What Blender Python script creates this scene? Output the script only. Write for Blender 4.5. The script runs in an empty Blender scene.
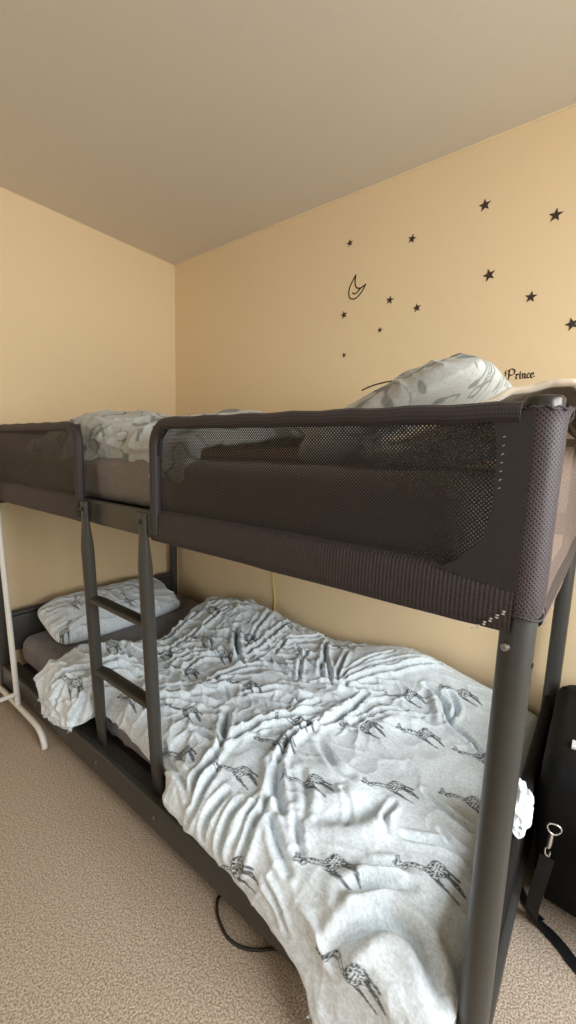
import bpy, bmesh, math, random
import numpy as np
from mathutils import Vector, Matrix

C = bpy.context.scene.collection
SC = bpy.context.scene
rng = random.Random(7)
PI = math.pi

# ---------------------------------------------------------------- camera
cam_d = bpy.data.cameras.new('camera'); cam_o = bpy.data.objects.new('camera', cam_d); C.objects.link(cam_o)
_yaw, _pitch, _roll = 0.659232, -0.141692, 0.032479
F = Vector((-math.sin(_yaw) * math.cos(_pitch), math.cos(_yaw) * math.cos(_pitch), math.sin(_pitch)))
R0 = F.cross(Vector((0, 0, 1))).normalized(); U0 = R0.cross(F)
Rr = math.cos(_roll) * R0 + math.sin(_roll) * U0; Ur = -math.sin(_roll) * R0 + math.cos(_roll) * U0
m = Matrix.Identity(4)
for i in range(3):
    m[i][0], m[i][1], m[i][2] = Rr[i], Ur[i], -F[i]
m[0][3], m[1][3], m[2][3] = 2.16694, -1.62874, 1.144436
cam_o.matrix_world = m
cam_d.sensor_fit = 'VERTICAL'; cam_d.sensor_height = 24; cam_d.lens = 412.79 / 1024 * 24
cam_d.clip_start = .02
SC.camera = cam_o

# ---------------------------------------------------------------- light and exposure
RX, RY, RZ = 3.15, -4.3, 2.2176          # room: x 0..RX, y RY..0, height RZ
W = bpy.data.worlds.new('world'); SC.world = W; W.use_nodes = True
W.node_tree.nodes['Background'].inputs[0].default_value = (.80, .90, 1.0, 1)
W.node_tree.nodes['Background'].inputs[1].default_value = .8
def area(name, loc, rot, sx, sy, power, col, spread=PI):
    l = bpy.data.lights.new(name, 'AREA'); l.shape = 'RECTANGLE'; l.size = sx; l.size_y = sy
    l.energy = power; l.color = col; l.spread = spread
    o = bpy.data.objects.new(name, l); o.location = loc; o.rotation_euler = rot; C.objects.link(o); return o
WIN_R = (-1.85, -.40, .50, 2.0)         # window in the right wall: y0, y1, z0, z1
FILL_WIN = (1.0, 2.5, .5, 1.9)           # added opening for the fill lamp, wall behind the camera: x0, x1, z0, z1
area('daylight_right', (RX + .55, (WIN_R[0] + WIN_R[1]) / 2, 1.45), (0, PI / 2 - .55, 0), 1.6, 1.5, 104, (.95, .975, 1))
area('fill_behind', ((FILL_WIN[0] + FILL_WIN[1]) / 2, RY - .12, (FILL_WIN[2] + FILL_WIN[3]) / 2), (PI / 2, 0, 0), 1.5, 1.4, 17, (.95, .97, 1))  # added fill lamp, brightens the back wall and the space under the bunk
SC.view_settings.view_transform = 'Standard'; SC.view_settings.look = 'None'
SC.view_settings.exposure = 0.0; SC.view_settings.gamma = 1.0; SC.view_settings.use_curve_mapping = False
SC.cycles.max_bounces = 10; SC.cycles.diffuse_bounces = 5; SC.cycles.transparent_max_bounces = 16

# ---------------------------------------------------------------- materials
def newmat(name):
    mt = bpy.data.materials.new(name); mt.use_nodes = True
    nt = mt.node_tree; b = nt.nodes['Principled BSDF']; return mt, nt, b
def N(nt, kind, **kw):
    n = nt.nodes.new(kind)
    for k, v in kw.items():
        if k.startswith('i_'):
            n.inputs[k[2:].replace('_', ' ')].default_value = v
        else: setattr(n, k, v)
    return n
def L(nt, a, b): nt.links.new(a, b)
def mathn(nt, op, a, b=None, c=None, clamp=False):
    n = nt.nodes.new('ShaderNodeMath'); n.operation = op; n.use_clamp = clamp
    for i, s in enumerate((a, b, c)):
        if s is None: continue
        if isinstance(s, (int, float)): n.inputs[i].default_value = s
        else: nt.links.new(s, n.inputs[i])
    return n.outputs[0]
def mixc(nt, fac, a, b):
    n = nt.nodes.new('ShaderNodeMix'); n.data_type = 'RGBA'
    if isinstance(fac, (int, float)): n.inputs[0].default_value = fac
    else: nt.links.new(fac, n.inputs[0])
    for i, s in ((6, a), (7, b)):
        if isinstance(s, tuple): n.inputs[i].default_value = (*s, 1)
        else: nt.links.new(s, n.inputs[i])
    return n.outputs[2]
def noise(nt, scale, detail=3, rough=.5, coord='Object', vec=None):
    n = nt.nodes.new('ShaderNodeTexNoise'); n.inputs['Scale'].default_value = scale
    n.inputs['Detail'].default_value = detail; n.inputs['Roughness'].default_value = rough
    if vec is None:
        t = nt.nodes.new('ShaderNodeTexCoord'); vec = t.outputs[coord]
    nt.links.new(vec, n.inputs['Vector']); return n
def bump(nt, b, height, strength, dist=.01, chain=None):
    n = nt.nodes.new('ShaderNodeBump'); n.inputs['Strength'].default_value = strength; n.inputs['Distance'].default_value = dist
    nt.links.new(height, n.inputs['Height'])
    if chain is not None: nt.links.new(chain, n.inputs['Normal'])
    nt.links.new(n.outputs[0], b.inputs['Normal']); return n.outputs[0]
def plain(name, col, rough=.6, metal=0, var=.06, scale=12, bmp=0, bscale=200, bdist=.001, spec=.5):
    mt, nt, b = newmat(name)
    n = noise(nt, scale, 4)
    c1 = tuple(max(0, c * (1 - var)) for c in col); c2 = tuple(min(1, c * (1 + var)) for c in col)
    L(nt, mixc(nt, n.outputs[0], c1, c2), b.inputs['Base Color'])
    b.inputs['Roughness'].default_value = rough; b.inputs['Metallic'].default_value = metal
    b.inputs['Specular IOR Level'].default_value = spec
    if bmp:
        k = noise(nt, bscale, 3); bump(nt, b, k.outputs[0], bmp, bdist)
    return mt
M = {}
def wall_mat(name, col, var):
    mt, nt, b = newmat(name)
    n = noise(nt, 1.6, 5, .6); n2 = noise(nt, 14, 4, .6)
    c1 = tuple(c * (1 - var) for c in col)
    L(nt, mixc(nt, n.outputs[0], c1, col), b.inputs['Base Color'])
    b.inputs['Roughness'].default_value = .75; b.inputs['Specular IOR Level'].default_value = .25
    k = bump(nt, b, n2.outputs[0], .25, .004); n3 = noise(nt, 160, 3, .6)
    bump(nt, b, n3.outputs[0], .25, .0012, k); return mt
M['wall'] = wall_mat('cream_wall_paint', (.77, .60, .365), .06)
M['ceiling'] = wall_mat('ceiling_paint', (.70, .635, .53), .05)
def carpet():
    mt, nt, b = newmat('beige_carpet')
    a = noise(nt, 230, 2, .6); c = noise(nt, 3.0, 4); d = noise(nt, 110, 3, .7); v = nt.nodes.new('ShaderNodeTexVoronoi')
    v.inputs['Scale'].default_value = 240; t = nt.nodes.new('ShaderNodeTexCoord'); L(nt, t.outputs['Object'], v.inputs['Vector'])
    r = nt.nodes.new('ShaderNodeMapRange'); r.inputs[1].default_value = .40; r.inputs[2].default_value = .58; L(nt, a.outputs[0], r.inputs[0])
    c1 = mixc(nt, r.outputs[0], (.25, .185, .135), (.62, .51, .395)); c2 = mixc(nt, c.outputs[0], (.42, .34, .26), (.50, .41, .32))
    L(nt, mixc(nt, .30, c1, c2), b.inputs['Base Color'])
    b.inputs['Roughness'].default_value = .95; b.inputs['Specular IOR Level'].default_value = .1
    h = mathn(nt, 'SUBTRACT', mathn(nt, 'ADD', a.outputs[0], mathn(nt, 'MULTIPLY', d.outputs[0], .35)), mathn(nt, 'MULTIPLY', v.outputs['Distance'], .8))
    bump(nt, b, h, .5, .003); return mt
M['carpet'] = carpet()
M['metal'] = plain('charcoal_powder_coat', (.056, .055, .049), .36, .25, .08, 30, .12, 700, .0006)
M['metal_cap'] = plain('dark_steel_cap', (.06, .055, .05), .28, .6)
M['screw'] = plain('zinc_screw', (.34, .33, .31), .35, .9)
M['chrome'] = plain('bright_nickel', (.75, .74, .70), .25, .9)
M['white'] = plain('white_enamel', (.74, .72, .66), .35, 0, .03)
M['skirting'] = plain('white_gloss_paint', (.78, .75, .68), .4, 0, .03)
M['shaded_cloth'] = plain('shaded_cloth', (.008, .007, .0065), .8, 0, .2, 40, .4, 900, .001, .2)  # footboard cloth, blackened to put the bag's shade into its colour
M['black'] = plain('black_nylon', (.006, .0058, .006), .75, 0, .3, 30, .5, 900, .001, .2)
M['black_web'] = plain('black_webbing', (.008, .008, .009), .6, 0, .2, 30, .6, 1200, .001, .3)
M['rubber'] = plain('black_cable_rubber', (.02, .016, .013), .45)
M['yellow'] = plain('yellow_cord', (.75, .58, .16), .6)
M['decal'] = plain('black_vinyl', (.035, .02, .012), .55, 0, .1)
M['glass'] = None
M['beige'] = plain('cream_blanket', (.90, .78, .62), .9, 0, .05, 20, .4, 500, .001, .1)
M['label'] = plain('white_label', (.8, .8, .78), .6)
def fabric(name, col, mel=.10, print_attr=None, pcol=(.018, .020, .026), pstr=1.0):
    mt, nt, b = newmat(name)
    t = nt.nodes.new('ShaderNodeTexCoord')
    mp = nt.nodes.new('ShaderNodeMapping'); mp.inputs['Scale'].default_value = (1, 5, 1); L(nt, t.outputs['Object'], mp.inputs[0])
    a = noise(nt, 60, 5, .7, vec=mp.outputs[0]); c = noise(nt, 160, 3, .6)
    f = mathn(nt, 'MULTIPLY', mathn(nt, 'ADD', a.outputs[0], c.outputs[0]), .5)
    r = nt.nodes.new('ShaderNodeMapRange'); r.inputs[1].default_value = .40; r.inputs[2].default_value = .60; L(nt, f, r.inputs[0])
    base = mixc(nt, r.outputs[0], tuple(x * (1 - mel) for x in col), tuple(x * (1 + mel) for x in col))
    if print_attr:
        at = nt.nodes.new('ShaderNodeAttribute'); at.attribute_name = print_attr
        base = mixc(nt, mathn(nt, 'MULTIPLY', at.outputs['Fac'], pstr, clamp=True), base, pcol)
    L(nt, base, b.inputs['Base Color'])
    b.inputs['Roughness'].default_value = .9; b.inputs['Specular IOR Level'].default_value = .12
    b.inputs['Sheen Weight'].default_value = .08
    w = noise(nt, 420, 3, .7); k = bump(nt, b, w.outputs[0], .35, .0012)
    w2 = noise(nt, 26, 4, .6); bump(nt, b, w2.outputs[0], .30, .008, k); return mt
M['duvet'] = fabric('grey_jersey_giraffe_print', (.68, .75, .785), .15, 'ink')
M['sheet'] = fabric('grey_jersey_sheet', (.20, .195, .20), .10)
M['sheet_top'] = fabric('taupe_jersey_sheet', (.21, .18, .15), .08)
M['duvet_top'] = fabric('grey_green_leaf_print', (.43, .44, .41), .10, 'ink', (.07, .09, .075), .9)
def mesh_fabric(name, pitch, rad, thread, hole_alpha, under=None):
    """woven net: two offset lattices of round holes in UV metres"""
    mt, nt, b = newmat(name)
    uv = nt.nodes.new('ShaderNodeUVMap'); uv.uv_map = 'UVMap'
    sp = nt.nodes.new('ShaderNodeSeparateXYZ'); L(nt, uv.outputs[0], sp.inputs[0])
    u = mathn(nt, 'MULTIPLY', sp.outputs[0], 1 / pitch); v = mathn(nt, 'MULTIPLY', sp.outputs[1], 1 / pitch)
    def dist(off):
        a = mathn(nt, 'SUBTRACT', mathn(nt, 'FRACT', mathn(nt, 'ADD', u, off)), .5)
        c = mathn(nt, 'SUBTRACT', mathn(nt, 'FRACT', mathn(nt, 'ADD', v, off)), .5)
        return mathn(nt, 'SQRT', mathn(nt, 'ADD', mathn(nt, 'MULTIPLY', a, a), mathn(nt, 'MULTIPLY', c, c)))
    d = mathn(nt, 'MINIMUM', dist(0), dist(.5))
    r = nt.nodes.new('ShaderNodeMapRange'); r.inputs[1].default_value = rad - .04; r.inputs[2].default_value = rad + .04
    L(nt, d, r.inputs[0])                                       # 0 in a hole, 1 on thread
    b.inputs['Roughness'].default_value = .55; b.inputs['Specular IOR Level'].default_value = .35
    b.inputs['Sheen Weight'].default_value = .04
    if under:
        L(nt, mixc(nt, r.outputs[0], under, thread), b.inputs['Base Color'])
    else:
        b.inputs['Base Color'].default_value = (*thread, 1)
        al = mathn(nt, 'ADD', mathn(nt, 'MULTIPLY', r.outputs[0], 1 - hole_alpha), hole_alpha)
        L(nt, al, b.inputs['Alpha'])
    bump(nt, b, r.outputs[0], .6, .001); return mt
M['net_open'] = mesh_fabric('dark_brown_open_net', .0062, .30, (.017, .012, .010), .0)
M['net'] = mesh_fabric('dark_brown_net', .0062, .185, (.017, .012, .010), .0)
M['sleeve'] = mesh_fabric('plum_net_sleeve', .0062, .21, (.062, .044, .045), 0, (.012, .010, .009))
M['endnet'] = mesh_fabric('plum_net_end', .0052, .20, (.16, .115, .10), 0.1)
def ribbed(name, col):
    mt, nt, b = newmat(name)
    uv = nt.nodes.new('ShaderNodeUVMap'); uv.uv_map = 'UVMap'
    sp = nt.nodes.new('ShaderNodeSeparateXYZ'); L(nt, uv.outputs[0], sp.inputs[0])
    s = mathn(nt, 'SINE', mathn(nt, 'MULTIPLY', sp.outputs[0], 2 * PI / .0062)); s2 = mathn(nt, 'SINE', mathn(nt, 'MULTIPLY', sp.outputs[1], 2 * PI / .004))
    f = mathn(nt, 'ADD', mathn(nt, 'MULTIPLY', s, .35), mathn(nt, 'ADD', mathn(nt, 'MULTIPLY', s2, .15), .5))
    L(nt, mixc(nt, f, tuple(c * .55 for c in col), tuple(c * 1.35 for c in col)), b.inputs['Base Color'])
    b.inputs['Roughness'].default_value = .6; b.inputs['Sheen Weight'].default_value = .04
    bump(nt, b, f, .7, .0012); return mt
M['hem'] = ribbed('plum_ribbed_binding', (.026, .0180, .0175))
M['reinforce'] = plain('dark_brown_twill', (.015, .0105, .0095), .6, 0, .15, 60, .4, 900, .001)
M['stitch'] = plain('pale_thread', (.42, .38, .34), .8)

# ---------------------------------------------------------------- mesh helpers
def finish(name, me, mat, parent=None, smooth=True, loc=None):
    mats = mat if isinstance(mat, (list, tuple)) else [mat]
    for mm in mats: me.materials.append(mm)
    if smooth:
        me.polygons.foreach_set('use_smooth', [True] * len(me.polygons))
    o = bpy.data.objects.new(name, me); C.objects.link(o)
    if parent is not None:
        o.parent = parent; o.matrix_parent_inverse = Matrix.Translation(-parent.location) if False else Matrix.Identity(4)
        o.location = -Vector(parent.location)           # meshes are written in room coordinates
    elif loc is not None:
        me.transform(Matrix.Translation(-Vector(loc))); o.location = loc
    return o
class MB:
    """collects shapes (room coordinates) into one mesh"""
    def __init__(s): s.v = []; s.f = []; s.uv = []
    def add(s, vs, fs, uvs=None):
        k = len(s.v); s.v += [tuple(map(float, q)) for q in vs]; s.f += [tuple(i + k for i in q) for q in fs]
        s.uv += uvs if uvs is not None else [(0, 0)] * len(vs)
    def box(s, a, b, bev=.0, mat=None):
        bm = bmesh.new(); bmesh.ops.create_cube(bm, size=1)
        for v in bm.verts:
            v.co = Vector([(a[i] + b[i]) / 2 + v.co[i] * (b[i] - a[i]) for i in range(3)])
        if bev: bmesh.ops.bevel(bm, geom=bm.edges[:], offset=bev, segments=3, profile=.5, affect='EDGES')
        if mat is not None: bmesh.ops.transform(bm, matrix=mat, verts=bm.verts)
        bm.verts.index_update(); s.add([v.co for v in bm.verts], [[v.index for v in f.verts] for f in bm.faces]); bm.free()
    def tube(s, pts, r, n=20, caps=True, squash=None, frame=None):
        """sweep; r number or list, squash list of (a,b) factors for the section"""
        P = [Vector(p) for p in pts]; m_ = len(P); rs = r if isinstance(r, (list, tuple)) else [r] * m_
        up = Vector(frame) if frame else None; vs = []; prev = None; uv = []; acc = 0
        for i in range(m_):
            t = (P[min(i + 1, m_ - 1)] - P[max(i - 1, 0)]).normalized()
            if prev is None:
                a = up or (Vector((0, 0, 1)) if abs(t.z) < .9 else Vector((0, 1, 0)))
            else: a = prev
            a = (a - t * a.dot(t)).normalized(); b = t.cross(a); prev = a
            sq = squash[i] if squash else (1, 1)
            if i: acc += (P[i] - P[i - 1]).length
            for k in range(n):
                th = 2 * PI * k / n
                vs.append(P[i] + a * (math.cos(th) * rs[i] * sq[0]) + b * (math.sin(th) * rs[i] * sq[1])); uv.append((th * rs[i], acc))
        fs = [(i * n + k, i * n + (k + 1) % n, (i + 1) * n + (k + 1) % n, (i + 1) * n + k) for i in range(m_ - 1) for k in range(n)]
        if caps: fs += [tuple(range(n))[::-1], tuple(range((m_ - 1) * n, m_ * n))]
        s.add(vs, fs, uv)
    def sphere(s, c, r, sc=(1, 1, 1)):
        bm = bmesh.new(); bmesh.ops.create_uvsphere(bm, u_segments=16, v_segments=10, radius=r)
        for v in bm.verts: v.co = Vector([c[i] + v.co[i] * sc[i] for i in range(3)])
        bm.verts.index_update(); s.add([v.co for v in bm.verts], [[v.index for v in f.verts] for f in bm.faces]); bm.free()
    def build(s, name, mat, parent=None, smooth=True, loc=None, auto=None):
        me = bpy.data.meshes.new(name); me.from_pydata(s.v, [], s.f); me.update()
        ul = me.uv_layers.new(name='UVMap'); idx = np.empty(len(me.loops), int); me.loops.foreach_get('vertex_index', idx)
        ul.data.foreach_set('uv', np.array(s.uv, float)[idx].ravel())
        o = finish(name, me, mat, parent, smooth, loc)
        if auto is not False and smooth:
            me.set_sharp_from_angle(angle=math.radians(auto or 40))
        return o
def spline(pts, n=8):
    P = [Vector(p) for p in pts]; out = []
    for i in range(len(P) - 1):
        a = P[max(i - 1, 0)]; b = P[i]; c = P[i + 1]; d = P[min(i + 2, len(P) - 1)]
        for k in range(n):
            t = k / n; out.append(.5 * ((2 * b) + (c - a) * t + (2 * a - 5 * b + 4 * c - d) * t * t + (3 * b - a - 3 * c + d) * t ** 3))
    out.append(P[-1]); return out
def grid_mesh(name, P, mat, parent=None, uv=None, loc=None, attr=None, closed=False, flip=False, keep=None):
    """P: (n, m, 3) array of points -> one smooth quad sheet"""
    n, m_ = P.shape[:2]; V = P.reshape(-1, 3)
    i, j = np.meshgrid(np.arange(n - 1), np.arange(m_ - 1), indexing='ij'); a = (i * m_ + j).ravel()
    q = np.stack([a, a + m_, a + m_ + 1, a + 1], -1)
    if keep is not None: q = q[keep.ravel()[q].any(1)]
    if flip: q = q[:, ::-1]
    me = bpy.data.meshes.new(name); me.vertices.add(len(V)); me.vertices.foreach_set('co', V.ravel())
    me.loops.add(q.size); me.loops.foreach_set('vertex_index', q.ravel()); me.polygons.add(len(q))
    me.polygons.foreach_set('loop_start', np.arange(len(q)) * 4); me.update(calc_edges=True)
    if uv is not None:
        ul = me.uv_layers.new(name='UVMap'); ul.data.foreach_set('uv', uv.reshape(-1, 2)[q.ravel()].ravel())
    if attr is not None:
        for k, val in attr.items():
            at = me.attributes.new(k, 'FLOAT', 'POINT'); at.data.foreach_set('value', val.ravel().astype(np.float32))
    return finish(name, me, mat, parent, True, loc)
def thing(name, label, cat, loc, group=None):
    o = bpy.data.objects.new(name, None); C.objects.link(o); o.location = loc; o.empty_display_size = .1
    o['label'] = label; o['category'] = cat
    if group: o['group'] = group
    return o
def tag(o, label, cat, group=None):
    o['label'] = label; o['category'] = cat
    if group: o['group'] = group
    return o
def struct(o): o['kind'] = 'structure'; return o

# numpy noise
def h2(i, j, seed):
    n = (i.astype(np.int64) * 374761393 + j.astype(np.int64) * 668265263 + seed * 1442695041) & 0xffffffff
    n = ((n ^ (n >> 13)) * 1274126177) & 0xffffffff; n = n ^ (n >> 16); return (n & 0xffff) / 65535.0
def vnoise(x, y, seed=0):
    i = np.floor(x); j = np.floor(y); fx = x - i; fy = y - j; fx = fx * fx * fx * (fx * (fx * 6 - 15) + 10); fy = fy * fy * fy * (fy * (fy * 6 - 15) + 10)
    a = h2(i, j, seed); b = h2(i + 1, j, seed); c = h2(i, j + 1, seed); d = h2(i + 1, j + 1, seed)
    return (a * (1 - fx) + b * fx) * (1 - fy) + (c * (1 - fx) + d * fx) * fy
def fbm(x, y, seed=0, o=4):
    s = 0; a = .5
    for k in range(o): s = s + a * vnoise(x * 2 ** k, y * 2 ** k, seed + k * 17); a *= .5
    return s
def ridge(x, y, seed=0, p=2.0):
    return (1 - np.abs(2 * vnoise(x, y, seed) - 1)) ** p
def pl_dist(X, Y, pts):
    """distance to a polyline and the place along it (0..1)"""
    best = np.full(X.shape, 1e9); tt = np.zeros(X.shape)
    pts = np.array(pts, float); sg = np.hypot(*(pts[1:] - pts[:-1]).T); tot = max(sg.sum(), 1e-6); acc = 0
    for a, b, l in zip(pts[:-1], pts[1:], sg):
        d = b - a; t = np.clip(((X - a[0]) * d[0] + (Y - a[1]) * d[1]) / max(l * l, 1e-9), 0, 1)
        e = np.hypot(X - a[0] - t * d[0], Y - a[1] - t * d[1]); k = e < best
        best = np.where(k, e, best); tt = np.where(k, (acc + t * l) / tot, tt); acc += l
    return best, tt
def smooth_pl(p, n=5):
    return [(q.x, q.y) for q in spline([(a, b, 0) for a, b in p], n)]
def inpoly(X, Y, poly):
    r = np.zeros(X.shape, bool); n = len(poly)
    for i in range(n):
        x1, y1 = poly[i]; x2, y2 = poly[(i + 1) % n]
        if y1 == y2: continue
        r ^= ((y1 > Y) != (y2 > Y)) & (X < (x2 - x1) * (Y - y1) / (y2 - y1) + x1)
    return r
def normals(P):
    a = np.gradient(P, axis=0); b = np.gradient(P, axis=1); n = np.cross(a, b); n /= np.maximum(np.linalg.norm(n, axis=-1, keepdims=True), 1e-9)
    return n

# ---- where the lower duvet lies and how it is creased
def sst(a, b, x):
    t = np.clip((x - a) / (b - a), 0, 1); return t * t * (3 - 2 * t)
def gz(x, y, cx, cy, sx, sy): return np.exp(-((x - cx) / sx) ** 2 - ((y - cy) / sy) ** 2)
HX = np.array([.45, .50, .56, .63, .73, .80, .86, .93, 1.05, 1.15, 1.25, 1.32, 1.37, 1.45, 1.55, 1.65, 1.75, 1.81, 1.87, 1.93, 1.96, 1.985, 2.01, 2.12])
HZ = np.array([.25, .23, .185, .16, .16, .18, .22, .25, .225, .20, .20, .215, .205, .20, .185, .165, .14, .11, .03, .03, .09, .18, .235, .24])
def hem_z(x): return np.interp(x, HX, HZ)
def hang_y(x):
    o = np.clip(sst(.90, .80, x) + sst(1.27, 1.35, x), 0, 1)
    return -.976 - .084 * o
RR = .07
def top_h(x, y):
    h = .292 + .10 * gz(x, y, .74, -.22, .26, .22) + .085 * gz(x, y, 1.64, -.10, .26, .20) + .02 * gz(x, y, 1.15, -.45, .4, .3)
    h = h + .055 * gz(x, y, .62, -.86, .16, .22) + .02 * gz(x, y, 1.65, -.8, .35, .25)
    return h - .03 * sst(1.95, 2.10, x)
def duvet_base(x, v):
    """surface of the duvet: x along the bed, v across it (0 at the wall), then down over the edge"""
    x, v = np.broadcast_arrays(np.asarray(x, float), np.asarray(v, float))
    yh = hang_y(x); L0 = -.06 - (yh + RR)
    y = np.where(v < L0, -.06 - v, -.06 - L0)
    h = top_h(x, np.maximum(-.06 - v, yh))
    qa = RR * np.pi / 2
    a = np.clip((v - L0) / RR, 0, np.pi / 2)
    yy = y - RR * np.sin(a)
    zz = h - RR * (1 - np.cos(a)) - np.maximum(v - L0 - qa, 0)
    yy = yy - .035 * sst(0, .22, v - L0 - qa) * sst(1.6, 1.9, x)
    return np.stack([x, yy, zz], -1)
def duvet_vmax(x):
    yh = hang_y(x); L0 = -.06 - (yh + RR)
    return L0 + RR * np.pi / 2 + np.maximum(top_h(x, yh) - RR - hem_z(x), .0)
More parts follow.
